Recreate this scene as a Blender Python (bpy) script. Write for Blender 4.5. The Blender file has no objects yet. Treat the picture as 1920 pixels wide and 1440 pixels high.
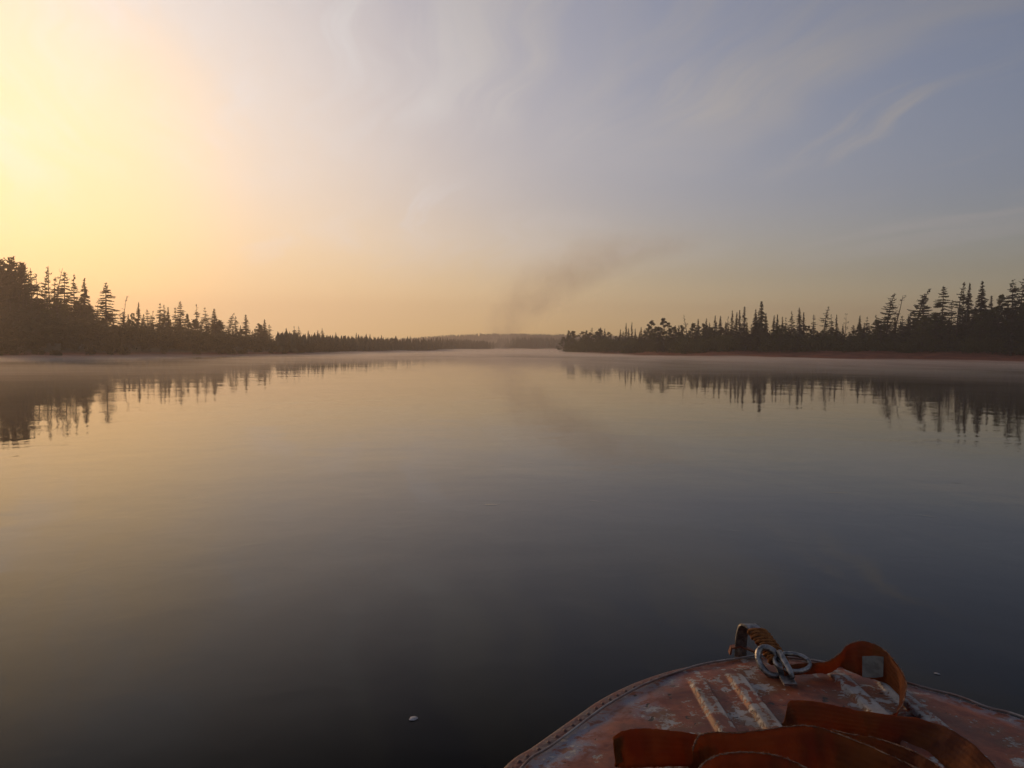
import bpy, math, random
import numpy as np
from mathutils import Matrix, Vector

sc = bpy.context.scene
COL = sc.collection
R = math.radians
random.seed(7)
rng = np.random.default_rng(11)

# ------------------------------------------------------------------ camera
FPX = 1450.0                                   # focal length in pixels of the 1920 px wide photograph
CAM_H = 1.8
cam = bpy.data.cameras.new('camera')
cam.sensor_width = 36.0
cam.lens = 36.0 * FPX / 1920.0
cam.clip_start = 0.05
cam.clip_end = 20000.0
camo = bpy.data.objects.new('camera', cam)
COL.objects.link(camo)
CAM_M = (Matrix.Translation((0, 0, CAM_H)) @ Matrix.Rotation(R(90 - 2.65), 4, 'X') @ Matrix.Rotation(0.0085, 4, 'Z'))
camo.matrix_world = CAM_M
sc.camera = camo

# ------------------------------------------------------------------ node helper
class NT:
    def __init__(self, tree):
        self.t = tree
    def n(self, typ, **kw):
        nd = self.t.nodes.new(typ)
        for k, v in kw.items():
            setattr(nd, k, v)
        return nd
    def link(self, a, b):
        self.t.links.new(a, b)
    def put(self, sock, v):
        if v is None:
            return
        if hasattr(v, 'is_output'):
            self.t.links.new(v, sock)
        else:
            sock.default_value = v
    def m(self, op, a, b=None, c=None, clamp=False):
        nd = self.n('ShaderNodeMath', operation=op, use_clamp=clamp)
        for i, v in enumerate((a, b, c)):
            self.put(nd.inputs[i], v)
        return nd.outputs[0]
    def v(self, op, a, b=None):
        nd = self.n('ShaderNodeVectorMath', operation=op)
        self.put(nd.inputs[0], a)
        if op == 'SCALE':
            self.put(nd.inputs['Scale'], b)
        else:
            self.put(nd.inputs[1], b)
        return nd.outputs['Value'] if op in ('DOT_PRODUCT', 'LENGTH') else nd.outputs[0]
    def comb(self, x, y, z):
        nd = self.n('ShaderNodeCombineXYZ')
        for i, v in enumerate((x, y, z)):
            self.put(nd.inputs[i], v)
        return nd.outputs[0]
    def sep(self, v):
        nd = self.n('ShaderNodeSeparateXYZ')
        self.put(nd.inputs[0], v)
        return nd.outputs
    def mix(self, f, a, b, blend='MIX'):
        nd = self.n('ShaderNodeMix', data_type='RGBA', blend_type=blend)
        self.put(nd.inputs[0], f)
        self.put(nd.inputs[6], a)
        self.put(nd.inputs[7], b)
        return nd.outputs[2]
    def noise(self, vec, scale, detail=3, rough=0.5, dist=0.0):
        nd = self.n('ShaderNodeTexNoise')
        self.put(nd.inputs['Vector'], vec)
        nd.inputs['Scale'].default_value = scale
        nd.inputs['Detail'].default_value = detail
        nd.inputs['Roughness'].default_value = rough
        nd.inputs['Distortion'].default_value = dist
        return nd.outputs[0]
    def ss(self, x, lo, hi):
        nd = self.n('ShaderNodeMapRange', interpolation_type='SMOOTHSTEP')
        self.put(nd.inputs[0], x)
        self.put(nd.inputs[1], lo)
        self.put(nd.inputs[2], hi)
        return nd.outputs[0]

# ------------------------------------------------------------------ sky: low veiled sun just outside the frame on the left
SUN_EL, SUN_AZ = R(9.5), R(-36.0)
SUN_DIR = Vector((math.sin(SUN_AZ) * math.cos(SUN_EL), math.cos(SUN_AZ) * math.cos(SUN_EL), math.sin(SUN_EL)))
world = bpy.data.worlds.new('World')
sc.world = world
world.use_nodes = True
W = NT(world.node_tree)
VEIL_SEED, THIN_SEED, PATCH_SEED, FIB_SEED = 17.5, 20.6, 21.3, 20.6
bg = world.node_tree.nodes['Background']
sky = W.n('ShaderNodeTexSky', sky_type='NISHITA', sun_disc=False, sun_elevation=SUN_EL, sun_rotation=SUN_AZ,
          air_density=1.0, dust_density=3.0, ozone_density=1.0)
d = W.n('ShaderNodeTexCoord').outputs['Generated']
dx, dy, dz = W.sep(d)
zz = W.m('ADD', W.m('MAXIMUM', dz, 0.0), 0.10)
pu, pv = W.m('DIVIDE', dx, zz), W.m('DIVIDE', dy, zz)
ca, sa = math.cos(R(-17.5)), math.sin(R(-17.5))
along = W.m('ADD', W.m('MULTIPLY', pu, sa), W.m('MULTIPLY', pv, ca))
across = W.m('SUBTRACT', W.m('MULTIPLY', pu, ca), W.m('MULTIPLY', pv, sa))
wob = W.noise(W.comb(pu, pv, 0.0), 0.5, 3)
acr = W.m('ADD', across, W.m('MULTIPLY', wob, 1.3))
def fibres(u_, v_, su, sv, seed, lo, hi):
    f_ = W.noise(W.comb(W.m('MULTIPLY', u_, su), W.m('MULTIPLY', v_, sv), seed), 1.0, 8, 0.60, 0.35)
    return W.ss(f_, lo, hi)
fib = fibres(along, acr, 0.42, 2.3, FIB_SEED, 0.40, 0.66)
fib2 = fibres(W.m('ADD', along, W.m('MULTIPLY', across, 0.5)), W.m('SUBTRACT', acr, W.m('MULTIPLY', along, 0.35)), 0.35, 1.5, FIB_SEED + 4.0, 0.42, 0.68)
veil = W.ss(W.noise(W.comb(W.m('MULTIPLY', along, 0.40), W.m('MULTIPLY', acr, 0.55), VEIL_SEED), 1.0, 4, 0.5, 0.2), 0.36, 0.62)
thin = fibres(along, acr, 0.40, 3.4, THIN_SEED, 0.53, 0.70)
patch = W.ss(W.noise(W.comb(pu, pv, PATCH_SEED), 0.55, 2), 0.42, 0.62)
cirrus = W.m('MULTIPLY', veil, W.m('ADD', W.m('MULTIPLY', W.m('ADD', fib, W.m('MULTIPLY', fib2, 0.5)), 0.85), 0.0))
cirrus = W.m('ADD', cirrus, W.m('MULTIPLY', W.m('MULTIPLY', thin, patch), 0.75), clamp=True)
cirrus = W.m('MULTIPLY', W.m('ADD', cirrus, 0.20, clamp=True), W.ss(dz, 0.05, 0.24))
base = W.v('MULTIPLY', sky.outputs[0], (0.104, 0.108, 0.146))
# thicker, warmer air close to the horizon
base = W.v('SCALE', base, W.m('ADD', W.m('MULTIPLY', W.ss(dz, 0.10, 0.0), 1.5), 1.0))
base = W.v('MULTIPLY', base, W.mix(W.ss(dz, 0.20, 0.0), (1, 1, 1, 1), (1.66, 1.50, 1.0, 1)))
# camera-like highlight roll-off put into the sky colour, strongest round the sun
def shoulder(x, top):
    q_ = W.m('DIVIDE', x, top)
    return W.m('ADD', W.m('DIVIDE', x, W.m('SQRT', W.m('ADD', W.m('MULTIPLY', q_, q_), 1.0))), W.m('MULTIPLY', x, 0.020))
br, bgc, bb = W.sep(base)
perch = W.comb(shoulder(br, 1.15), shoulder(bgc, 0.97), shoulder(bb, 0.68))
lum2 = W.v('DOT_PRODUCT', base, (0.3, 0.5, 0.2))
bylum = W.v('SCALE', base, W.m('DIVIDE', shoulder(lum2, 0.80), W.m('MAXIMUM', lum2, 1e-4)))
skycol = W.mix(0.5, perch, bylum)
aure = W.ss(W.v('DOT_PRODUCT', W.v('NORMALIZE', d), tuple(SUN_DIR)), 0.945, 1.0)
skycol = W.v('MULTIPLY', skycol, W.mix(aure, (1, 1, 1, 1), (1.28, 1.13, 0.84, 1)))
lumc = W.v('DOT_PRODUCT', skycol, (0.3, 0.5, 0.2))
cloudcol = W.v('SCALE', (1.03, 1.00, 1.01), W.m('MULTIPLY', lumc, W.m('SUBTRACT', 1.42, W.m('MULTIPLY', lumc, 0.38))))
skycol = W.mix(W.m('MULTIPLY', W.m('MULTIPLY', cirrus, 0.9), W.m('SUBTRACT', 1.0, W.m('MULTIPLY', aure, 0.6))), skycol, cloudcol)
W.link(skycol, bg.inputs[0])
bg.inputs[1].default_value = 1.0

# ------------------------------------------------------------------ sun lamp, weak behind cirrus and smoke
sun = bpy.data.lights.new('sun', 'SUN')
sun.energy = 1.7
sun.angle = R(2.5)
sun.color = (1.0, 0.60, 0.28)
suno = bpy.data.objects.new('sun', sun)
COL.objects.link(suno)
suno.rotation_euler = (-SUN_DIR).to_track_quat('-Z', 'Y').to_euler()
suno.location = (-60, 80, 60)

sc.view_settings.view_transform = 'Standard'
sc.view_settings.look = 'None'
sc.view_settings.exposure = 0.0
sc.view_settings.gamma = 1.0
sc.cycles.use_denoising = True
sc.cycles.volume_bounces = 0
sc.cycles.use_adaptive_sampling = True
sc.cycles.adaptive_threshold = 0.025
sc.cycles.volume_step_rate = 0.6
sc.cycles.volume_max_steps = 128
sc.cycles.max_bounces = 4
sc.cycles.diffuse_bounces = 2
sc.cycles.glossy_bounces = 3
sc.cycles.transmission_bounces = 2
sc.cycles.sample_clamp_indirect = 6.0

# ------------------------------------------------------------------ helpers
def ray(px, py):
    v = Vector(((px - 960.0) / FPX, -(py - 720.0) / FPX, -1.0))
    return CAM_M.to_3x3() @ v

def at_depth(px, py, y):
    r_ = ray(px, py)
    return Vector((0, 0, CAM_H)) + r_ * (y / r_.y)

def on_z(px, py, z):
    r_ = ray(px, py)
    return Vector((0, 0, CAM_H)) + r_ * ((z - CAM_H) / r_.z)

def to_px(p):
    q = CAM_M.inverted() @ Vector(p)
    return 960 + q.x / -q.z * FPX, 720 - q.y / -q.z * FPX

def mesh_np(name, verts, faces, smooth=False):
    """verts (n,3); faces (m,k) array with one k, or list of lists"""
    me = bpy.data.meshes.new(name)
    verts = np.asarray(verts, dtype=np.float32)
    if isinstance(faces, np.ndarray):
        k = faces.shape[1]
        me.vertices.add(len(verts))
        me.vertices.foreach_set('co', verts.ravel())
        me.loops.add(faces.size)
        me.loops.foreach_set('vertex_index', faces.astype(np.int32).ravel())
        me.polygons.add(len(faces))
        me.polygons.foreach_set('loop_start', np.arange(0, faces.size, k, dtype=np.int32))
        me.polygons.foreach_set('loop_total', np.full(len(faces), k, dtype=np.int32))
        me.update(calc_edges=True)
    else:
        me.from_pydata([tuple(v) for v in verts], [], faces)
        me.update()
    if smooth:
        me.polygons.foreach_set('use_smooth', np.ones(len(me.polygons), dtype=bool))
    return me

def link(name, me, mat=None, parent=None):
    o = bpy.data.objects.new(name, me)
    COL.objects.link(o)
    if mat is not None and me is not None and not me.materials:
        me.materials.append(mat)
    if parent is not None:
        o.parent = parent
    return o

def tag(o, label=None, cat=None, group=None, kind=None):
    if label: o['label'] = label
    if cat: o['category'] = cat
    if group: o['group'] = group
    if kind: o['kind'] = kind
    return o

def empty(name, loc):
    o = bpy.data.objects.new(name, None)
    o.empty_display_size = 0.2
    COL.objects.link(o)
    o.location = loc
    return o

def tube(pts, radii, sides=6, closed=False, cap=True):
    """tube along pts -> verts, quads"""
    pts = [Vector(p) for p in pts]
    n = len(pts)
    V, F = [], []
    prev = None
    for i, p in enumerate(pts):
        if closed:
            t = (pts[(i + 1) % n] - pts[i - 1]).normalized()
        else:
            t = (pts[min(i + 1, n - 1)] - pts[max(i - 1, 0)]).normalized()
        if prev is None:
            a = t.orthogonal().normalized()
        else:
            a = (prev - t * prev.dot(t)).normalized()
        prev = a
        b = t.cross(a)
        r_ = radii[i] if hasattr(radii, '__len__') else radii
        for k in range(sides):
            an = 2 * math.pi * k / sides
            V.append(p + (a * math.cos(an) + b * math.sin(an)) * r_)
    m_ = n if closed else n - 1
    for i in range(m_):
        j = (i + 1) % n
        for k in range(sides):
            k2 = (k + 1) % sides
            F.append([i * sides + k, i * sides + k2, j * sides + k2, j * sides + k])
    if cap and not closed:
        F.append(list(range(sides))[::-1])
        F.append([(n - 1) * sides + k for k in range(sides)])
    return V, F

def join(parts):
    V, F = [], []
    for v, f in parts:
        o = len(V)
        V += [tuple(x) for x in v]
        F += [[i + o for i in q] for q in f]
    return V, F

def catmull(P, per=8, closed=False):
    P = [Vector(p) for p in P]
    n = len(P)
    out = []
    rng_ = range(n if closed else n - 1)
    for i in rng_:
        if closed:
            p0, p1, p2, p3 = P[i - 1], P[i], P[(i + 1) % n], P[(i + 2) % n]
        else:
            p0, p1, p2, p3 = P[max(i - 1, 0)], P[i], P[i + 1], P[min(i + 2, n - 1)]
        for k in range(per):
            t = k / per
            out.append(0.5 * ((2 * p1) + (p2 - p0) * t + (2 * p0 - 5 * p1 + 4 * p2 - p3) * t * t
                              + (3 * p1 - p0 - 3 * p2 + p3) * t ** 3))
    if not closed:
        out.append(P[-1])
    return out

def sines(x, y, s, seed):
    r_ = np.random.default_rng(seed)
    o = 0
    for k in range(7):
        a = r_.uniform(0, 6.283)
        f = s * r_.uniform(0.6, 2.4)
        o = o + np.sin((np.cos(a) * x + np.sin(a) * y) * f + r_.uniform(0, 6.28))
    return o / 7 ** 0.5

# ------------------------------------------------------------------ materials
def mat_new(name):
    m = bpy.data.materials.new(name)
    m.use_nodes = True
    t = NT(m.node_tree)
    b = m.node_tree.nodes['Principled BSDF']
    b.inputs['Specular IOR Level'].default_value = 0.3
    return m, t, b

def mat_simple(name, c1, c2, scale, rough=0.8, metal=0.0, bump=0.0, bscale=None, coord='Object', detail=5):
    m, t, b = mat_new(name)
    co = t.n('ShaderNodeTexCoord').outputs[coord]
    f = t.noise(co, scale, detail, 0.6)
    t.link(t.mix(t.ss(f, 0.35, 0.65), (*c1, 1), (*c2, 1)), b.inputs['Base Color'])
    b.inputs['Roughness'].default_value = rough
    b.inputs['Metallic'].default_value = metal
    if bump:
        bp = t.n('ShaderNodeBump')
        bp.inputs['Strength'].default_value = bump
        bp.inputs['Distance'].default_value = 0.01
        t.link(t.noise(co, bscale or scale * 4, 4), bp.inputs['Height'])
        t.link(bp.outputs[0], b.inputs['Normal'])
    return m

def mat_foliage(name, c1, c2, transl=0.25):
    m, t, b = mat_new(name)
    info = t.n('ShaderNodeObjectInfo').outputs['Random']
    geo = t.n('ShaderNodeNewGeometry').outputs['Position']
    f = t.m('ADD', t.m('MULTIPLY', info, 0.55), t.m('MULTIPLY', t.noise(geo, 0.5, 3), 0.55), clamp=True)
    c = t.mix(f, (*c1, 1), (*c2, 1))
    t.link(c, b.inputs['Base Color'])
    b.inputs['Roughness'].default_value = 0.85
    tr = t.n('ShaderNodeBsdfTranslucent')
    t.link(c, tr.inputs[0])
    mx = t.n('ShaderNodeMixShader')
    mx.inputs[0].default_value = transl
    t.link(b.outputs[0], mx.inputs[1])
    t.link(tr.outputs[0], mx.inputs[2])
    out = [n for n in m.node_tree.nodes if n.type == 'OUTPUT_MATERIAL'][0]
    t.link(mx.outputs[0], out.inputs[0])
    return m

M_NEEDLE = mat_foliage('needles', (0.030, 0.040, 0.018), (0.055, 0.062, 0.028), 0.15)
M_LEAF = mat_foliage('leaves', (0.045, 0.068, 0.020), (0.11, 0.105, 0.032), 0.3)
M_THICKET = mat_foliage('thicket_leaves', (0.045, 0.050, 0.020), (0.10, 0.075, 0.035), 0.2)
M_BARK = mat_simple('bark', (0.06, 0.045, 0.035), (0.13, 0.10, 0.08), 3.0, 0.9)
M_FAR = mat_foliage('distant_needles', (0.035, 0.045, 0.025), (0.06, 0.065, 0.035), 0.1)

# ground: red-brown mud near the water, mossy litter above
M_GROUND, t, b = mat_new('river_bank_soil')
pos = t.n('ShaderNodeNewGeometry').outputs['Position']
px_, py_, pz_ = t.sep(pos)
n1 = t.noise(pos, 0.25, 5, 0.6)
n2 = t.noise(t.v('MULTIPLY', pos, (0.35, 0.35, 4.0)), 1.0, 4, 0.6)
soil = t.mix(t.ss(n2, 0.35, 0.7), (0.16, 0.040, 0.018, 1), (0.29, 0.085, 0.036, 1))
moss = t.mix(n1, (0.035, 0.038, 0.016, 1), (0.085, 0.060, 0.028, 1))
up = t.ss(t.m('ADD', pz_, t.m('MULTIPLY', t.m('SUBTRACT', n1, 0.5), 1.6)), 1.7, 2.6)
left = t.ss(px_, 5.0, -25.0)
up = t.m('MAXIMUM', up, t.m('MULTIPLY', left, t.ss(pz_, 0.2, 0.9)))
t.link(t.mix(up, soil, moss), b.inputs['Base Color'])
b.inputs['Roughness'].default_value = 0.9
bp = t.n('ShaderNodeBump')
bp.inputs['Strength'].default_value = 0.6
bp.inputs['Distance'].default_value = 0.15
t.link(t.noise(pos, 1.5, 5, 0.65), bp.inputs['Height'])
t.link(bp.outputs[0], b.inputs['Normal'])

# water
M_WATER, t, b = mat_new('river_water')
b.inputs['Base Color'].default_value = (0.004, 0.004, 0.0035, 1)
b.inputs['Roughness'].default_value = 0.025
b.inputs['IOR'].default_value = 1.27
b.inputs['Specular IOR Level'].default_value = 0.5
pos = t.n('ShaderNodeNewGeometry').outputs['Position']
swell = t.noise(pos, 0.35, 2, 0.5, 0.4)
fine = t.noise(pos, 2.2, 3, 0.5, 0.6)
ruff = t.noise(t.v('MULTIPLY', pos, (1.0, 0.55, 1.0)), 7.0, 2, 0.5)
mask = t.ss(t.noise(t.v('MULTIPLY', pos, (0.16, 0.22, 1.0)), 1.0, 3, 0.6, 0.5), 0.58, 0.74)
swirl = t.ss(t.noise(t.v('MULTIPLY', pos, (0.9, 1.3, 1.0)), 1.0, 2, 0.5, 1.5), 0.70, 0.78)
h = t.m('ADD', t.m('MULTIPLY', swell, 0.012), t.m('MULTIPLY', fine, 0.0017))
h = t.m('ADD', h, t.m('MULTIPLY', t.m('MULTIPLY', ruff, mask), 0.0042))
h = t.m('ADD', h, t.m('MULTIPLY', swirl, 0.0016))
bp = t.n('ShaderNodeBump')
bp.inputs['Strength'].default_value = 1.0
bp.inputs['Distance'].default_value = 1.0
t.link(h, bp.inputs['Height'])
b.inputs['Specular IOR Level'].default_value = 0.0
b.inputs['Roughness'].default_value = 0.9
fr = t.n('ShaderNodeFresnel'); fr.inputs[0].default_value = 1.333
t.link(bp.outputs[0], fr.inputs['Normal'])
gl = t.n('ShaderNodeBsdfGlossy'); gl.inputs['Roughness'].default_value = 0.02
t.link(bp.outputs[0], gl.inputs['Normal'])
mxs = t.n('ShaderNodeMixShader')
t.link(t.m('MULTIPLY', t.m('SUBTRACT', fr.outputs[0], 0.052), 1.24, clamp=True), mxs.inputs[0])
t.link(b.outputs[0], mxs.inputs[1]); t.link(gl.outputs[0], mxs.inputs[2])
t.link(mxs.outputs[0], [n for n in M_WATER.node_tree.nodes if n.type == 'OUTPUT_MATERIAL'][0].inputs[0])

# ------------------------------------------------------------------ river plan and terrain
LEFT = [(-120, -300), (-98, -60), (-86, 30), (-76, 70), (-67, 101), (-59, 113), (-52, 134), (-45, 181), (-42.5, 237),
        (-37, 335), (-31, 430), (-24, 500), (-9, 522)]
FAR = [(-6, 545), (-14, 600), (-2, 640), (40, 640), (90, 600), (300, 560), (1000, 620)]
RIGHT = [(1000, 480), (300, 400), (80, 350), (30, 333), (18, 314), (20, 288), (25, 264), (34, 222), (44, 191), (64, 173), (83, 161),
         (98, 146), (112, 110), (128, 40), (140, -300)]
RIVER = np.array(LEFT + FAR + RIGHT, dtype=float)

def river_sd(x, y):
    """signed distance to the river's edge, positive on land"""
    x = np.asarray(x, float); y = np.asarray(y, float)
    xw = x + 1.2 * sines(x, y, 0.16, 3)
    yw = y + 1.2 * sines(x, y, 0.16, 4)
    dmin = np.full(x.shape, 1e9)
    inside = np.zeros(x.shape, bool)
    n = len(RIVER)
    for i in range(n):
        ax, ay = RIVER[i]; bx, by = RIVER[(i + 1) % n]
        ex, ey = bx - ax, by - ay
        tt = np.clip(((xw - ax) * ex + (yw - ay) * ey) / (ex * ex + ey * ey), 0, 1)
        dmin = np.minimum(dmin, np.hypot(xw - ax - tt * ex, yw - ay - tt * ey))
        if ay != by:
            cr = ((ay > yw) != (by > yw)) & (xw < ex * (yw - ay) / ey + ax)
            inside ^= cr
    return np.where(inside, -dmin, dmin)

def smooth(x, a, b_):
    u = np.clip((x - a) / (b_ - a), 0, 1)
    return u * u * (3 - 2 * u)

def ground_z(x, y):
    x = np.asarray(x, float); y = np.asarray(y, float)
    sd = river_sd(x, y)
    z = np.where(sd < 0, np.maximum(sd * 0.12, -2.0), 0)
    z = z + 2.0 * smooth(sd, 0, 20) + 1.2 * smooth(sd, 14, 60)
    z = z + np.where(sd > 1, 0.14 * sines(x, y, 0.5, 8) * smooth(sd, 1, 8) + 0.3 * sines(x, y, 0.12, 9) * smooth(sd, 5, 30), 0)
    rid = np.interp(x, [-900, -260, -150, -99, -45, 20, 90, 300, 480, 900], [0, 2, 8, 13, 16, 16.5, 15.5, 11, 10, 10])
    z = z + rid * np.exp(-((y - 1130) / 190.0) ** 2)
    return z

gx = np.concatenate([np.linspace(-1300, -180, 40)[:-1], np.linspace(-180, 230, 200)[:-1], np.linspace(230, 1300, 60)])
gy = np.concatenate([np.linspace(-320, 60, 24)[:-1], np.linspace(60, 420, 190)[:-1], np.linspace(420, 620, 50)[:-1], np.linspace(620, 1700, 70)])
GX, GY = np.meshgrid(gx, gy)
GZ = ground_z(GX, GY)
nv = len(gx)
ii, jj = np.meshgrid(np.arange(len(gx) - 1), np.arange(len(gy) - 1))
q = (jj * nv + ii).ravel()
F = np.stack([q, q + 1, q + nv + 1, q + nv], 1)
terrain = link('ground', mesh_np('ground', np.stack([GX.ravel(), GY.ravel(), GZ.ravel()], 1), F, True), M_GROUND)
tag(terrain, 'dark river banks and low wooded hill behind the bend', None, None, 'structure')

water = link('river', mesh_np('river', [(-3000, -1500, 0), (3000, -1500, 0), (3000, 3500, 0), (-3000, 3500, 0)], [[0, 1, 2, 3]]), M_WATER)
tag(water, 'calm river mirroring the dawn sky and both banks', None, None, 'structure')

# ------------------------------------------------------------------ tree generators (unit: metres, built 10 m tall, then scaled)
def tri_soup(name, T, mat):
    T = np.asarray(T, dtype=np.float32).reshape(-1, 3, 3)
    me = mesh_np(name, T.reshape(-1, 3), np.arange(len(T) * 3).reshape(-1, 3))
    me.materials.append(mat)
    return me

def conifer(seed, width=1.5, base=0.12, spacing=0.34, nbr=(5, 7), droop=0.25, power=0.85, irr=0.25, bend=0.0,
            frond=0.42, sparse=0.0, twiggy=0.0, H=10.0):
    r_ = np.random.default_rng(seed)
    ax = r_.uniform(-0.10, 0.10)
    def axis(z):
        k = z / H
        return np.array([bend * k ** 3 + ax * math.sin(k * 5), ax * 0.7 * math.sin(k * 4 + 1), z])
    tr = tube([axis(z) for z in np.linspace(0, H, 12)], [0.15 * (1 - k) ** 0.8 + 0.018 for k in np.linspace(0, 1, 12)], 6)
    T = []
    stems = [tr]
    z = H * base
    while z < H - 0.05:
        k = (z - H * base) / (H * (1 - base))
        Lz = width * (1 - k) ** power * min(1.0, 0.55 + k * 3) * (1 - 0.30 * max(0.0, k - 0.7) / 0.3) + 0.10
        gap = r_.random() < sparse
        for _ in range(r_.integers(nbr[0], nbr[1] + 1)):
            if gap and r_.random() < 0.75:
                continue
            az = r_.uniform(0, 2 * math.pi)
            L = Lz * max(0.25, 1 + r_.normal(0, irr))
            zo = z + r_.uniform(-0.10, 0.10)
            up0 = r_.uniform(-0.05, 0.25) if k < 0.85 else r_.uniform(0.0, 0.6)
            P0 = axis(min(zo, H))
            dh = np.array([math.cos(az), math.sin(az), 0.0])
            sd_ = np.array([-math.sin(az), math.cos(az), 0.0])
            def P(tt):
                return P0 + dh * L * tt + np.array([0, 0, L * (up0 * tt - droop * 1.6 * tt * tt + 0.18 * tt ** 4)])
            if L > 0.5:
                stems.append(tube([P(0), P(0.5), P(0.95)], [0.025, 0.016, 0.006], 3, cap=False))
            nf = max(5, int(L / 0.095))
            for q_ in range(nf):
                tt = (q_ + r_.random()) / nf
                if tt < 0.12 or (twiggy and r_.random() < twiggy):
                    continue
                p = P(tt)
                wl = frond * (1.05 - 0.75 * tt) * r_.uniform(0.5, 1.2) * min(1.0, L * 1.1 + 0.20) * (1 - 0.4 * k ** 3)
                for sgn in (-1, 1):
                    tip = p + sd_ * sgn * wl + dh * wl * 0.55 + np.array([0, 0, -wl * r_.uniform(0.05, 0.75)])
                    hw = dh * 0.065 + np.array([0, 0, r_.uniform(0.03, 0.11)])
                    T.append([p - hw, p + hw, tip])
            p = P(0.8)
            T.append([p - sd_ * 0.07, p + sd_ * 0.07, P(1.08)])
        z += spacing * (1 - 0.25 * k) * r_.uniform(0.7, 1.3)
    tp = axis(H)
    for _ in range(6):
        a = r_.uniform(0, 6.28)
        T.append([tp + np.array([0.05, 0, -0.5]), tp + np.array([-0.05, 0.03, -0.5]), tp + np.array([0.05 * math.cos(a), 0.05 * math.sin(a), 0.12])])
    v, f = join(stems)
    me_t = mesh_np('trunk', v, f, True)
    me_t.materials.append(M_BARK)
    return me_t, tri_soup('crown', T, M_NEEDLE)

def leaf_cloud(r_, c, rad, n, size, squash=0.8):
    u = r_.normal(size=(n, 3))
    u /= np.linalg.norm(u, axis=1)[:, None]
    rr = r_.random(n) ** 0.45
    P = np.asarray(c) + u * rr[:, None] * np.asarray([rad, rad, rad * squash])
    a = r_.normal(size=(n, 3)); a /= np.linalg.norm(a, axis=1)[:, None]
    b_ = r_.normal(size=(n, 3)); b_ = np.cross(a, b_); b_ /= np.linalg.norm(b_, axis=1)[:, None]
    s = size * r_.uniform(0.5, 1.3, n)[:, None]
    return np.stack([P - a * s, P + a * s * 0.6 + b_ * s * 0.8, P + a * s * 0.7 - b_ * s * 0.7], 1)

def broadleaf(seed, H=10.0, rad=2.4, nclump=26, base=0.25, leaves=90, needle=False, mat=None, size=0.17, top=0.55):
    r_ = np.random.default_rng(seed)
    trunk_top = H * 0.82
    lean = r_.uniform(-0.2, 0.2, 2)
    def axis(z):
        k = z / H
        return np.array([lean[0] * k * k, lean[1] * k * k, z])
    stems = [tube([axis(z) for z in np.linspace(0, trunk_top, 8)], [0.17 * (1 - 0.85 * k) for k in np.linspace(0, 1, 8)], 6)]
    T = []
    for c in range(nclump):
        k = (c + r_.random()) / nclump
        z = H * (base + (1 - base) * k * 0.97)
        prof = math.sin(math.pi * min(0.97, 0.20 + 0.76 * k)) ** 0.8
        rr = rad * prof * r_.uniform(0.35, 1.0)
        az = r_.uniform(0, 6.283)
        p = axis(z) + np.array([math.cos(az) * rr, math.sin(az) * rr, 0])
        p[2] = min(p[2], H - 0.45)
        z0 = max(H * 0.12, z - rr * 0.9 - 0.4)
        s0 = axis(min(z0, trunk_top))
        stems.append(tube([s0, (s0 + p) / 2 + np.array([0, 0, 0.15]), p], [0.05, 0.03, 0.012], 4, cap=False))
        T.append(leaf_cloud(r_, p, r_.uniform(0.5, 0.95) * (1.1 - 0.45 * k), leaves, size, 0.8))
    v, f = join(stems)
    me_t = mesh_np('trunk', v, f, True)
    me_t.materials.append(M_BARK)
    return me_t, tri_soup('crown', np.concatenate(T), mat or M_LEAF)

def snag(seed, H=10.0, nb=22, ln=1.3, bend=0.6, tuft=0.5):
    r_ = np.random.default_rng(seed)
    def axis(z):
        k = z / H
        return np.array([bend * k ** 2, 0.12 * math.sin(k * 6), z])
    tr = tube([axis(z) for z in np.linspace(0, H, 12)], [0.13 * (1 - k) + 0.02 for k in np.linspace(0, 1, 12)], 6)
    stems, T = [], []
    for i in range(nb):
        z = H * r_.uniform(0.3, 0.97)
        k = z / H
        L = ln * (1.15 - k) * r_.uniform(0.5, 1.3)
        az = r_.uniform(0, 6.283)
        d_ = np.array([math.cos(az), math.sin(az), r_.uniform(-0.1, 0.9)])
        p0 = axis(z); p1 = p0 + d_ * L * 0.55; p2 = p0 + d_ * L + np.array([0, 0, r_.uniform(-0.1, 0.3)])
        stems.append(tube([p0, p1, p2], [0.035, 0.025, 0.012], 4, cap=False))
        p3 = p1 + (d_ + r_.normal(0, 0.6, 3)) * L * 0.4
        stems.append(tube([p1, p3], [0.02, 0.008], 3, cap=False))
        if r_.random() < tuft:
            T.append(leaf_cloud(r_, p2, 0.22, 12, 0.09))
    me_t = mesh_np('trunk', *tr, True); me_t.materials.append(M_BARK)
    v, f = join(stems)
    # bare limbs and their few tufts form the crown
    if T:
        T = np.concatenate(T)
        o = len(v)
        v = v + [tuple(p) for p in T.reshape(-1, 3)]
        f = f + [[o + 3 * i, o + 3 * i + 1, o + 3 * i + 2] for i in range(len(T))]
    me_c = mesh_np('crown', v, f)
    me_c.materials.append(M_BARK)
    return me_t, me_c

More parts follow.
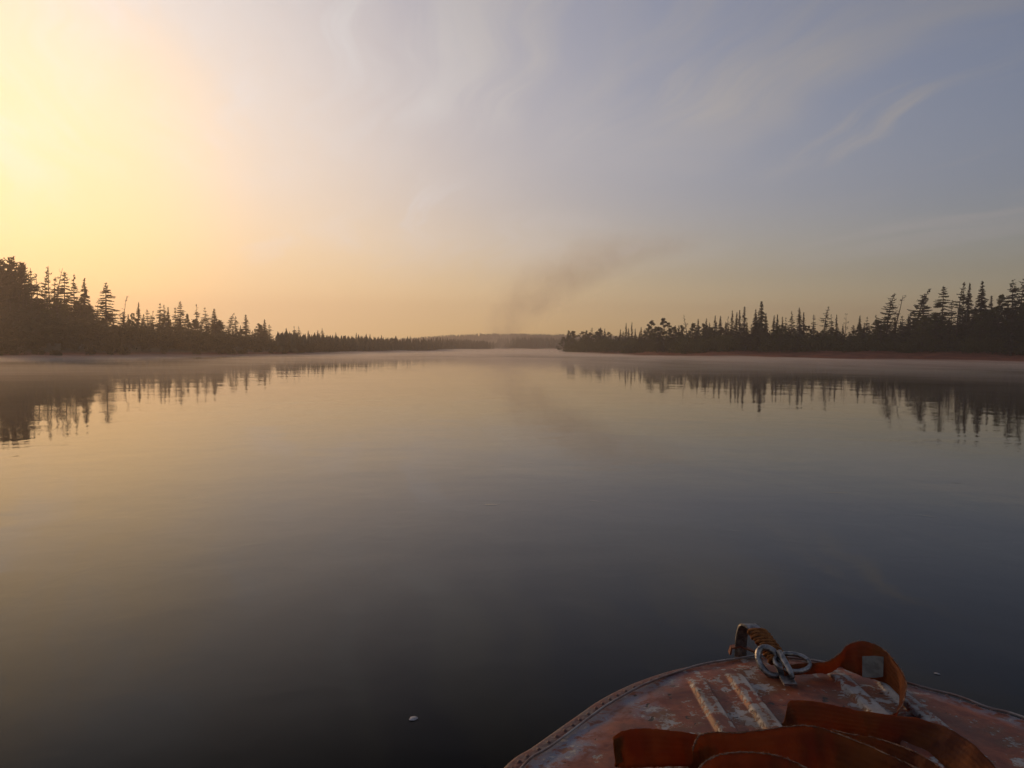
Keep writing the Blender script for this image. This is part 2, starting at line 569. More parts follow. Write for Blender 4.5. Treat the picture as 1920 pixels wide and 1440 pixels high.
KINDS = {
    'spruce': [conifer(s, width=1.25, power=0.95, irr=0.16, droop=0.35, spacing=0.30, nbr=(6, 8)) for s in (1, 2, 3, 4)],
    'spire': [conifer(s, width=0.75, power=0.8, irr=0.22, droop=0.3, spacing=0.30, nbr=(5, 7), frond=0.34) for s in (5, 6, 7)],
    'larch': [conifer(s, width=1.7, power=0.75, irr=0.34, droop=0.16, spacing=0.46, nbr=(5, 7), sparse=0.18, frond=0.40, bend=bd)
              for s, bd in ((11, 0.0), (12, 0.3), (13, -0.2), (14, 0.15))],
    'layered': [conifer(s, width=2.1, power=0.62, irr=0.20, droop=0.20, spacing=0.50, nbr=(6, 8), sparse=0.05, frond=0.42) for s in (21, 22)],
    'bent': [conifer(s, width=1.7, power=0.7, irr=0.40, droop=0.10, spacing=0.44, nbr=(5, 7), sparse=0.15, frond=0.40, bend=bd)
             for s, bd in ((31, 1.3), (32, 1.9), (33, 1.0))],
    'pine': [conifer(s, width=2.3, power=0.50, irr=0.30, droop=0.05, spacing=0.27, nbr=(8, 10), frond=0.50) for s in (41, 42, 43)],
    'leafy': [broadleaf(s, rad=2.3, nclump=34, base=0.12, leaves=90, size=0.16) for s in (51, 52, 53, 54)],
    'airy': [broadleaf(s, rad=2.1, nclump=30, base=0.3, leaves=70, size=0.16) for s in (56, 57)],
    'snag': [snag(s, bend=bd, tuft=tf) for s, bd, tf in ((61, 0.2, 0.5), (62, 0.9, 0.2), (63, 0.0, 0.7))],
}
HALF = {'spruce': 1.25, 'spire': 0.8, 'larch': 1.75, 'layered': 2.1, 'bent': 1.7, 'pine': 2.2, 'leafy': 2.6, 'airy': 2.4, 'snag': 1.1}
NAME = {'spruce': 'spruce_tree', 'spire': 'spruce_tree', 'larch': 'larch_tree', 'layered': 'larch_tree', 'bent': 'larch_tree',
        'pine': 'pine_tree', 'leafy': 'leafy_tree', 'airy': 'leafy_tree', 'snag': 'bare_tree'}
used = {}

def plant(px, top, depth, kind, half_px, lean, label, group=None):
    """one tree whose tip stands at the given height over its own spot on the bank"""
    tip = at_depth(px, top, depth)
    zg = float(ground_z(np.array([tip.x]), np.array([depth]))[0])
    hgt = tip.z - zg + 0.1
    i = used.get(kind, 0); used[kind] = i + 1
    mt, mc = KINDS[kind][i % len(KINDS[kind])]
    root = empty(NAME[kind], (tip.x - math.sin(R(lean)) * hgt, depth, zg - 0.1))
    s = hgt / 10.0
    sx = (half_px * depth / FPX) / HALF[kind] * 1.18 if half_px else s * 1.35
    root.scale = (sx, sx, s / max(0.5, math.cos(R(lean))))
    root.rotation_euler = (0, R(lean), 0) if lean else (0, 0, random.uniform(0, 6.283) if kind != 'bent' else random.uniform(-0.4, 0.4))
    tag(root, label, 'tree', group)
    link('trunk', mt, None, root)
    link('crown', mc, None, root)
    return root

def dl(px):
    return float(np.interp(px, [-200, 0, 200, 340, 500, 600, 900], [150, 158, 165, 180, 205, 228, 500]))
def dr(px):
    return float(np.interp(px, [1040, 1070, 1100, 1240, 1428, 1600, 1700, 1835, 1920, 2100], [345, 325, 300, 228, 200, 190, 184, 172, 166, 150]))

GL, GR = 'trees along the left bank', 'trees along the right bank'
SM_L = 'small conifer tip rising from the low far stretch of the left bank'
SM_R = 'small spruce spire among the low trees left of the tall right-bank spruce'
SM_R2 = 'thin conifer in the row right of the tall right-bank spruce'
left_trees = [
    (1, 487, 'pine', 27, 0, "dense round-topped pine cut by the photo's left edge"),
    (22, 483, 'pine', 25, 0, 'tallest dense round-topped pine of the leftmost clump'),
    (41, 493, 'pine', 21, 0, 'dense pine on the right shoulder of the leftmost clump'),
    (58, 503, 'larch', 17, 0, 'tufted larch directly right of the leftmost pine clump'),
    (70, 514, 'larch', 15, 0, 'shorter larch in the dip right of the leftmost clump'),
    (81, 506, 'bent', 13, 0, 'ragged larch left of the twiggy bare-topped trees on the left bank'),
    (92, 501, 'snag', 12, 0, 'left of two twiggy bare-topped trees on the left bank'),
    (105, 502, 'snag', 13, 3, 'right of two twiggy bare-topped trees on the left bank'),
    (100, 520, 'larch', 18, 0, 'dense larch below the twiggy bare tops on the left bank'),
    (120, 510, 'layered', 19, 0, 'wide larch between the bare tops and the slim spruce'),
    (138, 514, 'larch', 15, 0, 'ragged larch just left of the slim pointed spruce'),
    (158, 521, 'spruce', 17, 0, 'slim pointed spruce left of the lone layered larch'),
    (198, 531, 'layered', 23, 0, 'lone broad layered larch with open sky on both sides'),
    (185, 562, 'snag', 8, 6, 'small leaning bare tree against the lone layered larch'),
    (236, 555, 'snag', 8, 7, 'thin bare sapling leaning right of the lone layered larch'),
    (248, 586, 'leafy', 8, 0, 'low leafy tree right of the thin leaning sapling'),
    (259, 567, 'spire', 7, 0, 'little pointed spruce right of the thin leaning sapling'),
    (276, 579, 'larch', 9, 0, 'left of two stubby conifers beyond the little pointed spruce'),
    (285, 583, 'larch', 8, 0, 'right of two stubby conifers beyond the little pointed spruce'),
    (299, 568, 'larch', 11, 0, 'bushy larch starting the middle row of the left bank'),
    (307, 571, 'larch', 10, 0, 'bushy larch second in the middle row of the left bank'),
    (315, 576, 'spire', 6, 0, 'slim spire between two larch pairs of the left bank'),
    (328, 575, 'larch', 10, 0, 'larch on the left shoulder of the middle row peak, left bank'),
    (338, 565, 'layered', 12, 0, 'tallest larch of the middle row on the left bank'),
    (352, 588, 'leafy', 9, 0, 'low tree in the dip right of the middle row peak, left bank'),
    (369, 571, 'larch', 10, 0, 'upright larch right of the dip on the left bank'),
    (386, 576, 'larch', 10, 0, 'thin larch between the upright and the triangular one, left bank'),
    (402, 579, 'spruce', 13, 0, 'triangular dense conifer on the left bank right of a thin larch'),
    (428, 587, 'bent', 9, 0, 'left peak of the twin-topped conifer pair on the left bank'),
    (441, 593, 'larch', 11, 0, 'right peak of the twin-topped conifer pair on the left bank'),
    (461, 590, 'spire', 9, 0, 'isolated narrow conifer right of the twin-topped pair, left bank'),
    (485, 606, 'leafy', 9, 0, 'low rounded tree left of the last pointed tree, left bank'),
    (496, 599, 'spruce', 9, 0, 'last clearly pointed tree of the left bank toward the bend'),
    (505, 608, 'larch', 8, 0, 'short conifer right beside the last pointed tree, left bank'),
    (537, 615, 'spire', 5, 0, SM_L), (553, 612, 'larch', 7, 0, SM_L), (561, 612, 'larch', 6, 0, SM_L),
    (578, 620, 'spire', 4, 0, SM_L), (596, 619, 'spire', 4, 0, SM_L), (604, 615, 'larch', 6, 0, SM_L),
    (630, 623, 'spire', 3, 0, SM_L), (668, 624, 'spire', 3, 0, SM_L), (694, 626, 'spire', 3, 0, SM_L),
]
right_trees = [
    (1067, 619, 'leafy', 7, 0, 'small tufted tree at the tip of the right-bank headland'),
    (1100, 619, 'leafy', 8, 0, SM_R), (1110, 614, 'larch', 7, 0, SM_R), (1126, 614, 'spruce', 7, 0, SM_R), (1134, 616, 'spruce', 6, 0, SM_R),
    (1163, 617, 'spire', 4, 0, SM_R),
    (1174, 606, 'spire', 4, 0, 'left of two thin matchstick spires near the headland'),
    (1185, 604, 'spire', 4, 0, 'right of two thin matchstick spires near the headland'),
    (1191, 616, 'spire', 4, 0, SM_R), (1202, 614, 'spire', 5, 0, SM_R),
    (1222, 600, 'leafy', 13, 0, 'narrower leafy tree left of the round-headed one, right bank'),
    (1246, 596, 'leafy', 17, 0, 'round-headed leafy tree standing above the low right bank'),
    (1266, 610, 'spire', 5, 0, SM_R), (1277, 609, 'leafy', 12, 0, 'low green leafy tree left of the bare spiky trunk'),
    (1290, 590, 'snag', 9, 0, 'bare spiky trunk with short side twigs, right bank'),
    (1309, 598, 'spruce', 7, 0, 'small pointed spruce right of the bare spiky trunk'),
    (1324, 597, 'spruce', 7, 0, SM_R), (1331, 605, 'spire', 5, 0, SM_R), (1341, 592, 'spire', 6, 0, SM_R), (1351, 592, 'spruce', 8, 0, SM_R),
    (1364, 594, 'larch', 9, 0, 'open conifer left of four clustered spires, right bank'),
    (1373, 582, 'spire', 6, 0, 'first of four clustered spires left of the tall spruce'),
    (1381, 585, 'spire', 6, 0, 'second of four clustered spires left of the tall spruce'),
    (1387, 582, 'spire', 6, 0, 'third of four clustered spires left of the tall spruce'),
    (1396, 575, 'spire', 8, 0, 'highest of four clustered spires left of the tall spruce'),
    (1417, 580, 'spruce', 10, 0, 'spruce on the left shoulder of the tall right-bank spruce'),
    (1428, 565, 'spruce', 15, 0, 'tall broad spruce, the peak of the middle right bank'),
    (1437, 587, 'spruce', 8, 0, 'spruce on the right shoulder of the tall right-bank spruce'),
    (1451, 591, 'spire', 6, 0, SM_R2), (1458, 590, 'spire', 6, 0, SM_R2), (1467, 594, 'spire', 5, 0, SM_R2), (1474, 595, 'larch', 7, 0, SM_R2),
    (1485, 583, 'larch', 9, 0, 'open conifer left of the second-highest spire of that row'),
    (1500, 577, 'spire', 8, 0, 'dark dense spire, second peak right of the tall spruce'),
    (1507, 586, 'spire', 6, 0, SM_R2), (1526, 589, 'larch', 8, 0, SM_R2),
    (1546, 575, 'bent', 11, 0, 'crooked open larch between thin conifers, middle right bank'),
    (1560, 590, 'larch', 8, 0, SM_R2), (1569, 590, 'spire', 5, 0, SM_R2),
    (1586, 587, 'snag', 6, 0, 'thin bare pole tree in the gap of the right bank'),
    (1612, 591, 'spruce', 8, 0, 'small spruce right of the skyline gap, right bank'),
    (1625, 594, 'larch', 9, 0, 'low ragged conifer right of the small spruce beyond the gap'),
    (1643, 590, 'larch', 11, 0, 'ragged conifer left of the first tall leaning larch'),
    (1664, 550, 'bent', 18, 0, 'first tall open larch of the right clump, top bent right'),
    (1690, 553, 'snag', 13, 9, 'gaunt leaning tree between the first two tall larches'),
    (1720, 541, 'bent', 21, 0, 'broad shaggy larch with bent double top, right bank'),
    (1733, 552, 'layered', 17, 0, 'lower half-hidden larch on the right flank of the shaggy one'),
    (1769, 537, 'layered', 21, 0, 'open larch with wide flat branches and sky around it'),
    (1785, 563, 'larch', 13, 0, 'short larch tucked left of the three-spire group'),
    (1797, 531, 'bent', 14, 0, 'left of the three-spire group near the right edge'),
    (1807, 530, 'larch', 13, 0, 'middle of the three-spire group near the right edge'),
    (1817, 531, 'spire', 11, 0, 'right of the three-spire group near the right edge'),
    (1842, 527, 'spruce', 18, 0, 'tall pointed spruce right of the three-spire group'),
    (1859, 555, 'spire', 10, 0, 'short spire right of the tall pointed spruce at right'),
    (1875, 551, 'airy', 17, 0, 'flat-topped tree between short spire and rightmost larches'),
    (1900, 525, 'layered', 24, 0, 'broad layered larch second from the right edge'),
    (1913, 516, 'bent', 17, 0, 'tallest right-edge larch with its tip leaning right'),
]
for px, top, kind, hw, lean, lab in left_trees:
    plant(px, top, dl(px) + random.uniform(-4, 6), kind, hw, lean, lab, GL)
for px, top, kind, hw, lean, lab in right_trees:
    plant(px, top, dr(px) + random.uniform(-4, 6), kind, hw, lean, lab, GR)

# canopy of the continuous wood below the skyline tips
def canopy_l(px):
    return np.interp(px, [-250, -60, 40, 100, 160, 190, 240, 300, 350, 400, 440, 500, 560, 600, 700, 800, 880, 950],
                     [500, 535, 553, 565, 573, 586, 593, 596, 600, 604, 611, 618, 624, 626, 630, 634, 640, 646])
def canopy_r(px):
    return np.interp(px, [1045, 1052, 1070, 1110, 1200, 1260, 1300, 1380, 1420, 1500, 1600, 1650, 1700, 1760, 1800, 1860, 1920, 2150],
                     [652, 636, 626, 623, 621, 617, 612, 610, 605, 611, 613, 605, 592, 591, 585, 580, 570, 540])

KIND_WORD = {'spruce': 'spruce', 'larch': 'larch', 'layered': 'wide larch', 'pine': 'dense pine', 'leafy': 'leafy tree'}
def where_l(px):
    return ('under the leftmost clump of the left bank' if px < 170 else 'around the lone larch of the left bank' if px < 295
            else 'in the middle row of the left bank' if px < 420 else 'of the left bank toward the bend')
def where_r(px):
    return ('near the right-bank headland' if px < 1255 else 'left of the tall right-bank spruce' if px < 1430
            else 'between the tall spruce and the right-hand larches' if px < 1645 else 'under the right-hand larches')
for i in range(66):
    px = -15 + i * 8.0 + random.uniform(-5, 5)
    k = random.choice(['spruce', 'larch', 'larch', 'pine', 'leafy', 'layered'])
    plant(px, float(canopy_l(px)) + random.uniform(-9, 10), dl(px) + random.uniform(-12, 4), k, None, 0,
          'dark ' + KIND_WORD[k] + ' within the closed wood ' + where_l(px), 'wood behind the left bank')
for i in range(112):
    px = 1056 + i * 7.9 + random.uniform(-6, 6)
    k = random.choice(['spruce', 'spruce', 'leafy', 'leafy', 'larch', 'layered'])
    plant(px, float(canopy_r(px)) + random.uniform(-7, 10), dr(px) + random.uniform(-9, 5), k, None, 0,
          'dark ' + KIND_WORD[k] + ' within the closed wood ' + where_r(px), 'wood behind the right bank')

# ------------------------------------------------------------------ thickets: uncountable bushes as masses of leaves
def shore_depth_l(px):
    return np.interp(px, [-250, 0, 200, 400, 600, 700, 800, 880], [80, 101, 113, 134, 181, 237, 335, 500])
def shore_depth_r(px):
    return np.interp(px, [1045, 1060, 1100, 1300, 1500, 1700, 1920, 2150], [316, 300, 264, 191, 173, 161, 146, 120])

def bushes(name, samples, mat, size, per):
    T = []
    for x, y, zg, h_, w_ in samples:
        nlobe = max(2, int(w_ * 1.6))
        for _ in range(nlobe):
            a = rng.uniform(0, 6.283); rr = w_ * 0.55 * rng.random() ** 0.5
            lh = h_ * rng.uniform(0.55, 1.0) * (1 - 0.3 * rr / w_)
            rad = max(0.35, min(lh * 0.5, w_ * 0.5))
            c = (x + math.cos(a) * rr, y + math.sin(a) * rr, zg + lh - rad * 0.8)
            T.append(leaf_cloud(rng, c, rad, per, size * rng.uniform(0.8, 1.2), 0.9))
            T.append(leaf_cloud(rng, (c[0], c[1], zg + (lh - rad) * 0.45), rad, per // 2, size * 1.3, max(0.6, lh / rad * 0.5)))
    return link(name, tri_soup(name, np.concatenate(T), mat))

def bank_bushes(n, lo, hi, shore, deep, canopy, front, gap, power, lim=8.5):
    px = rng.uniform(lo, hi, n)
    s0 = shore(px) + front
    s1 = np.array([deep(p) for p in px]) + 4
    u = rng.random(n)
    y = s0 + (s1 - s0) * u ** power
    P = [at_depth(p, c + gap, q_) for p, c, q_ in zip(px, canopy(px), y)]
    x = np.array([p.x for p in P]); zt = np.array([p.z for p in P])
    zg = ground_z(x, y)
    back = np.clip((y - shore(px)) / 45.0, 0, 1)
    h_ = np.minimum(np.maximum(zt - zg, 1.0), 0.9 + back * lim) * rng.uniform(0.6, 1.0, n)
    w_ = np.maximum(1.1, h_ * rng.uniform(0.6, 0.9, n))
    keep = zg > 0.15
    return list(zip(x[keep], y[keep], zg[keep], h_[keep], w_[keep]))

th = bushes('riverside_thicket', bank_bushes(620, -220, 640, shore_depth_l, dl, canopy_l, 2.0, 5, 0.9), M_THICKET, 0.20, 44)
tag(th, 'dark willow thicket covering the left bank below the trees', 'thicket', None, 'stuff')
th = bushes('riverside_thicket', bank_bushes(620, 1050, 2120, shore_depth_r, dr, canopy_r, 13.0, 3, 1.0, 13.0), M_LEAF, 0.20, 44)
tag(th, 'green leafy thicket above the red-brown beach on the right bank', 'thicket', None, 'stuff')

def cone_trees(name, pts, mat):
    V, Fc = [], []
    for x, y, z, h_, r0 in pts:
        o = len(V)
        tiers = 3
        for k in range(tiers):
            zb = z + h_ * (0.08 + 0.27 * k); zt = z + h_ * min(1.0, 0.5 + 0.27 * k)
            rr = r0 * (1 - 0.28 * k)
            b0 = len(V)
            ph = random.uniform(0, 6)
            for s in range(6):
                a = ph + s * math.pi / 3
                q_ = rr * random.uniform(0.6, 1.15)
                V.append((x + math.cos(a) * q_, y + math.sin(a) * q_, zb + random.uniform(-0.05, 0.05) * h_))
            V.append((x, y, zt))
            for s in range(6):
                Fc.append((b0 + s, b0 + (s + 1) % 6, b0 + 6))
    me = mesh_np(name, np.array(V), np.array(Fc))
    return link(name, me, mat)

def scatter(n, x, y, hlo, hhi, wlo, whi):
    z = ground_z(x, y)
    h_ = rng.uniform(hlo, hhi, n)
    w_ = h_ * rng.uniform(wlo, whi, n)
    return [q_ for q_ in zip(x, y, z, h_, w_) if q_[2] > 0.35]

px = rng.uniform(520, 905, 1000)                                # far stretch of the left bank
y = shore_depth_l(px) + rng.uniform(3, 70, 1000)
P = [at_depth(a_, c_, q_) for a_, c_, q_ in zip(px, canopy_l(px), y)]
x = np.array([p.x for p in P])
z = ground_z(x, y)
h_ = np.maximum(1.5, (np.array([p.z for p in P]) - z) * rng.uniform(0.6, 1.0, 1000) * np.where(rng.random(1000) < 0.08, 1.22, 1.0))
pts = [q_ for q_ in zip(x, y, z, h_, h_ * rng.uniform(0.16, 0.34, 1000)) if q_[2] > 0.3]
fw = cone_trees('distant_wood', pts, M_FAR)
tag(fw, 'hazy low wood on the far stretch of the left bank', 'forest', None, 'stuff')
pts = scatter(800, rng.uniform(-12, 160, 800), rng.uniform(605, 720, 800), 7.0, 9.5, 0.16, 0.30)     # bank closing the bend
pts += scatter(300, rng.uniform(-60, -8, 300), rng.uniform(545, 640, 300), 4.0, 6.5, 0.18, 0.34)
fw = cone_trees('distant_wood', pts, M_FAR)
tag(fw, 'bluish band of wood closing the river bend in the middle', 'forest', None, 'stuff')
pts = scatter(5200, rng.uniform(-330, 620, 5200), rng.uniform(960, 1180, 5200), 2.6, 4.6, 0.25, 0.45)
fw = cone_trees('distant_wood', pts, M_FAR)
tag(fw, 'pale wooded hill ridge far behind the river bend', 'forest', None, 'stuff')

# ------------------------------------------------------------------ white marker post on the right bank
p = on_z(1387, 661, 1.0)
mp = empty('marker_post', (p.x, p.y + 6, float(ground_z(np.array([p.x]), np.array([p.y + 6]))[0])))
M_WPAINT = mat_simple('white_paint', (0.75, 0.75, 0.72), (0.6, 0.6, 0.57), 6, 0.6)
link('post', mesh_np('post', *tube([(0, 0, -0.2), (0, 0, 1.1)], 0.06, 8)), M_BARK, mp)
bv = [(-0.16, -0.09, 0.85), (0.16, -0.09, 0.85), (0.2, -0.09, 1.3), (0, -0.09, 1.75), (-0.2, -0.09, 1.3)]
bv = bv + [(a, b_ + 0.03, c) for a, b_, c in bv]
bf = [[0, 1, 2, 3, 4], [9, 8, 7, 6, 5]] + [[i, i + 5, (i + 1) % 5 + 5, (i + 1) % 5] for i in range(5)]
link('board', mesh_np('board', bv, bf), M_WPAINT, mp)
tag(mp, 'tiny white marker post standing above the beach on the right bank', 'marker post')

# ------------------------------------------------------------------ boat
DZ = 0.75
def outline_px(L, z):
    return [on_z(a, b_, z) for a, b_ in L]
bow_px = [(946, 1440), (1002, 1400), (1080, 1345), (1132, 1310), (1195, 1280), (1270, 1256), (1345, 1243), (1395, 1237), (1450, 1236),
          (1530, 1246), (1620, 1264), (1703, 1287), (1784, 1308), (1850, 1331), (1920, 1352)]
ctrl = [Vector((-0.15, -2.0, 0)), Vector((-0.22, -0.8, 0)), Vector((-0.24, 0.3, 0)), Vector((-0.21, 1.1, 0)), Vector((-0.13, 1.62, 0))]
ctrl += [Vector((p.x, p.y, 0)) for p in outline_px(bow_px, DZ - 0.015)]
ctrl += [Vector((1.64, 1.93, 0)), Vector((1.80, 1.6, 0)), Vector((1.94, 1.1, 0)), Vector((2.0, 0.3, 0)), Vector((1.99, -0.8, 0)), Vector((1.92, -2.0, 0))]
OUT = np.array([[p.x, p.y] for p in catmull(ctrl, 10)])

def inset(P, w):
    t_ = np.gradient(P, axis=0)
    t_ /= np.linalg.norm(t_, axis=1)[:, None]
    nrm = np.stack([t_[:, 1], -t_[:, 0]], 1)          # points inboard (path runs stern-left, bow, stern-right)
    w = np.asarray(w, float)
    return P + nrm * (w[:, None] if w.ndim else w)

tipi = int(np.argmax(OUT[:, 1]))
nO = len(OUT)
arc = np.concatenate([[0], np.cumsum(np.linalg.norm(np.diff(OUT, axis=0), axis=1))])
from_tip = arc - arc[tipi]
flw = np.interp(from_tip, [-3.0, -0.5, -0.2, 0.0, 0.3, 3.0], [0.052, 0.048, 0.026, 0.012, 0.014, 0.03])
INN = inset(OUT, flw)
RIBS = [0.59, 0.72, 1.05, 1.18]

M_DECK, t, b = mat_new('flaking_deck_paint')
co = t.n('ShaderNodeTexCoord').outputs['Object']
wear = t.n('ShaderNodeAttribute', attribute_name='wear').outputs['Fac']
big = t.noise(co, 5.0, 6, 0.62, 0.4)
mid = t.noise(co, 16.0, 7, 0.68, 0.3)
fin = t.noise(co, 70.0, 6, 0.7)
red = t.mix(t.ss(mid, 0.3, 0.7), (0.14, 0.026, 0.012, 1), (0.32, 0.090, 0.036, 1))
red = t.mix(t.m('MULTIPLY', t.ss(big, 0.48, 0.62), 0.8), red, (0.17, 0.075, 0.030, 1))
grey = t.mix(fin, (0.12, 0.12, 0.16, 1), (0.25, 0.25, 0.29, 1))
pale = t.mix(mid, (0.22, 0.20, 0.18, 1), (0.42, 0.39, 0.36, 1))
peel = t.ss(t.m('ADD', t.m('ADD', t.m('ADD', t.m('MULTIPLY', big, 0.33), t.m('MULTIPLY', mid, 0.42)), t.m('MULTIPLY', fin, 0.28)), t.m('MULTIPLY', wear, 0.07)), 0.550, 0.580)
ox, oy, oz = t.sep(co)
sidex = t.m('ABSOLUTE', t.m('SUBTRACT', ox, 0.885))
edge = t.ss(t.m('ADD', t.m('SUBTRACT', sidex, t.m('MULTIPLY', oy, -0.75)), t.m('MULTIPLY', big, 0.55)), 2.34, 2.52)
colr = t.mix(t.m('MULTIPLY', edge, t.ss(mid, 0.42, 0.50)), red, grey)
colr = t.mix(peel, colr, pale)
pit = t.ss(t.noise(co, 24.0, 3, 0.5), 0.675, 0.70)
colr = t.mix(pit, colr, (0.025, 0.016, 0.013, 1))
grime = t.ss(t.noise(co, 4.5, 6, 0.7), 0.42, 0.66)
colr = t.mix(t.m('MULTIPLY', grime, 0.5), colr, (0.05, 0.035, 0.028, 1))
t.link(colr, b.inputs['Base Color'])
b.inputs['Roughness'].default_value = 0.55
bp = t.n('ShaderNodeBump')
bp.inputs['Strength'].default_value = 0.7
bp.inputs['Distance'].default_value = 0.003
hh = t.m('ADD', t.m('SUBTRACT', t.m('MULTIPLY', fin, 0.35), peel), t.m('MULTIPLY', pit, -1.5))
t.link(hh, bp.inputs['Height'])
t.link(bp.outputs[0], b.inputs['Normal'])
M_RIM = mat_simple('worn_rim_paint', (0.15, 0.045, 0.030), (0.12, 0.085, 0.075), 14.0, 0.6, 0.0, 0.5, 60)
M_LIP = mat_simple('bare_alloy_edge', (0.34, 0.31, 0.28), (0.20, 0.11, 0.08), 9.0, 0.38, 0.5)
M_HULL = mat_simple('hull_paint', (0.11, 0.10, 0.11), (0.16, 0.07, 0.05), 4.0, 0.5, 0.0, 0.3, 20)
M_STEEL = mat_simple('galvanised_steel', (0.13, 0.125, 0.125), (0.36, 0.34, 0.32), 40.0, 0.36, 0.9, 0.35, 120)
M_RUSTY = mat_simple('rusty_fitting', (0.14, 0.035, 0.02), (0.24, 0.09, 0.04), 30.0, 0.7, 0.1, 0.5, 80)

boat = empty('boat', (0, 0, 0))
tag(boat, 'old metal boat with flaking red paint on its rounded bow', 'boat')

def deck_z(x, y):
    x = np.asarray(x, float); y = np.asarray(y, float)
    de = np.full(x.shape, 9.0)
    for p in INN[::2]:
        de = np.minimum(de, np.hypot(x - p[0], y - p[1]))
    z = DZ - 0.004 + 0.010 * smooth(de, 0.01, 0.10) + 0.012 * smooth(de, 0.05, 0.5)
    for xr in RIBS:
        lim = 2.52 - 0.35 * abs(xr - 0.885)
        z = z + 0.015 * smooth(-np.abs(x - xr), -0.032, -0.020) * smooth(-y, -lim, -lim + 0.07)
    return z + 0.0022 * sines(x, y, 9.0, 21)

ys = np.concatenate([np.linspace(1.1, 2.45, 70)[:-1], 2.45 + (INN[:, 1].max() - 0.0008 - 2.45) * (1 - (1 - np.linspace(0, 1, 40)) ** 2)])
Lx = np.interp(ys, INN[:tipi + 1, 1], INN[:tipi + 1, 0])
Rx = np.interp(ys, INN[tipi:, 1][::-1], INN[tipi:, 0][::-1])
tt = np.unique(np.round(np.concatenate([np.linspace(-0.26, 2.02, 90)] + [np.linspace(xr - 0.036, xr + 0.036, 19) for xr in RIBS]), 4))
X = np.clip(tt[None], Lx[:, None], Rx[:, None])
Y = np.repeat(ys[:, None], len(tt), 1)
Z = deck_z(X, Y)
nc = len(tt)
ii, jj = np.meshgrid(np.arange(nc - 1), np.arange(len(ys) - 1))
q = (jj * nc + ii).ravel()
me = mesh_np('foredeck', np.stack([X.ravel(), Y.ravel(), Z.ravel()], 1), np.stack([q, q + 1, q + nc + 1, q + nc], 1), True)
wv = np.zeros(X.shape)
for xr in RIBS:
    wv = np.maximum(wv, np.exp(-((np.abs(X - xr) - 0.016) / 0.012) ** 2) * (Y < 2.5))
at = me.attributes.new('wear', 'FLOAT', 'POINT')
at.data.foreach_set('value', wv.ravel().astype(np.float32))
link('foredeck', me, M_DECK, boat)

def strip(rings):
    V, F = [], []
    n_ = len(rings[0])
    for rg in rings:
        V += [tuple(p) for p in rg]
    for k in range(len(rings) - 1):
        for i in range(n_ - 1):
            F.append([k * n_ + i, k * n_ + i + 1, (k + 1) * n_ + i + 1, (k + 1) * n_ + i])
    return V, F
def ring(P, z):
    return [(p[0], p[1], z) for p in P]
link('riveted_rim', mesh_np('riveted_rim', *strip([ring(OUT, DZ - 0.045), ring(inset(OUT, -0.004), DZ - 0.025), ring(OUT, DZ - 0.013), ring(inset(OUT, 0.008), DZ - 0.010),
     ring(inset(OUT, flw * 0.9), DZ - 0.012), ring(inset(OUT, flw + 0.02), DZ - 0.014)]), True), M_RIM, boat)
lip = [(p[0], p[1], DZ + 0.002 + 0.0015 * math.sin(i * 0.37)) for i, p in enumerate(inset(OUT, flw + 0.001))]
link('deck_edge', mesh_np('deck_edge', *tube(lip, 0.0036, 6), True), M_LIP, boat)
link('hull', mesh_np('hull', *strip([ring(inset(OUT, -0.002), DZ - 0.03), ring(inset(OUT, 0.0), 0.6), ring(inset(OUT, 0.05), 0.4), ring(inset(OUT, 0.12), 0.12), ring(inset(OUT, 0.22), -0.15), ring(inset(OUT, 0.34), -0.3)]), True), M_HULL, boat)
# cockpit behind the foredeck
ck = [i for i in range(nO) if OUT[i, 1] < 1.12]
l_i = [i for i in ck if i < tipi]; r_i = [i for i in ck if i > tipi][::-1]
for side in (l_i, r_i):
    link('cockpit_side', mesh_np('cockpit_side', *strip([ring(inset(OUT, flw)[side], DZ - 0.012), ring(inset(OUT, 0.07)[side], 0.6), ring(inset(OUT, 0.13)[side], 0.14)]), True), M_HULL, boat)
fl_l, fl_r = inset(OUT, 0.12)[l_i], inset(OUT, 0.12)[r_i]
ymn = min(len(fl_l), len(fl_r))
link('floor', mesh_np('floor', *strip([ring(fl_l[:ymn], 0.15), ring(fl_r[:ymn], 0.15)])), M_HULL, boat)
def box(x0, x1, y0, y1, z0, z1):
    v = [(x, y, z) for z in (z0, z1) for y in (y0, y1) for x in (x0, x1)]
    return v, [[0, 2, 3, 1], [4, 5, 7, 6], [0, 1, 5, 4], [2, 6, 7, 3], [0, 4, 6, 2], [1, 3, 7, 5]]
link('transom', mesh_np('transom', *box(-0.12, 1.89, -2.03, -1.985, -0.2, 0.72)), M_HULL, boat)
link('bulkhead', mesh_np('bulkhead', *box(-0.16, 1.88, 1.11, 1.125, 0.1, DZ - 0.02)), M_HULL, boat)
link('bench', mesh_np('bench', *box(-0.15, 1.92, -0.55, -0.2, 0.40, 0.44)), M_HULL, boat)

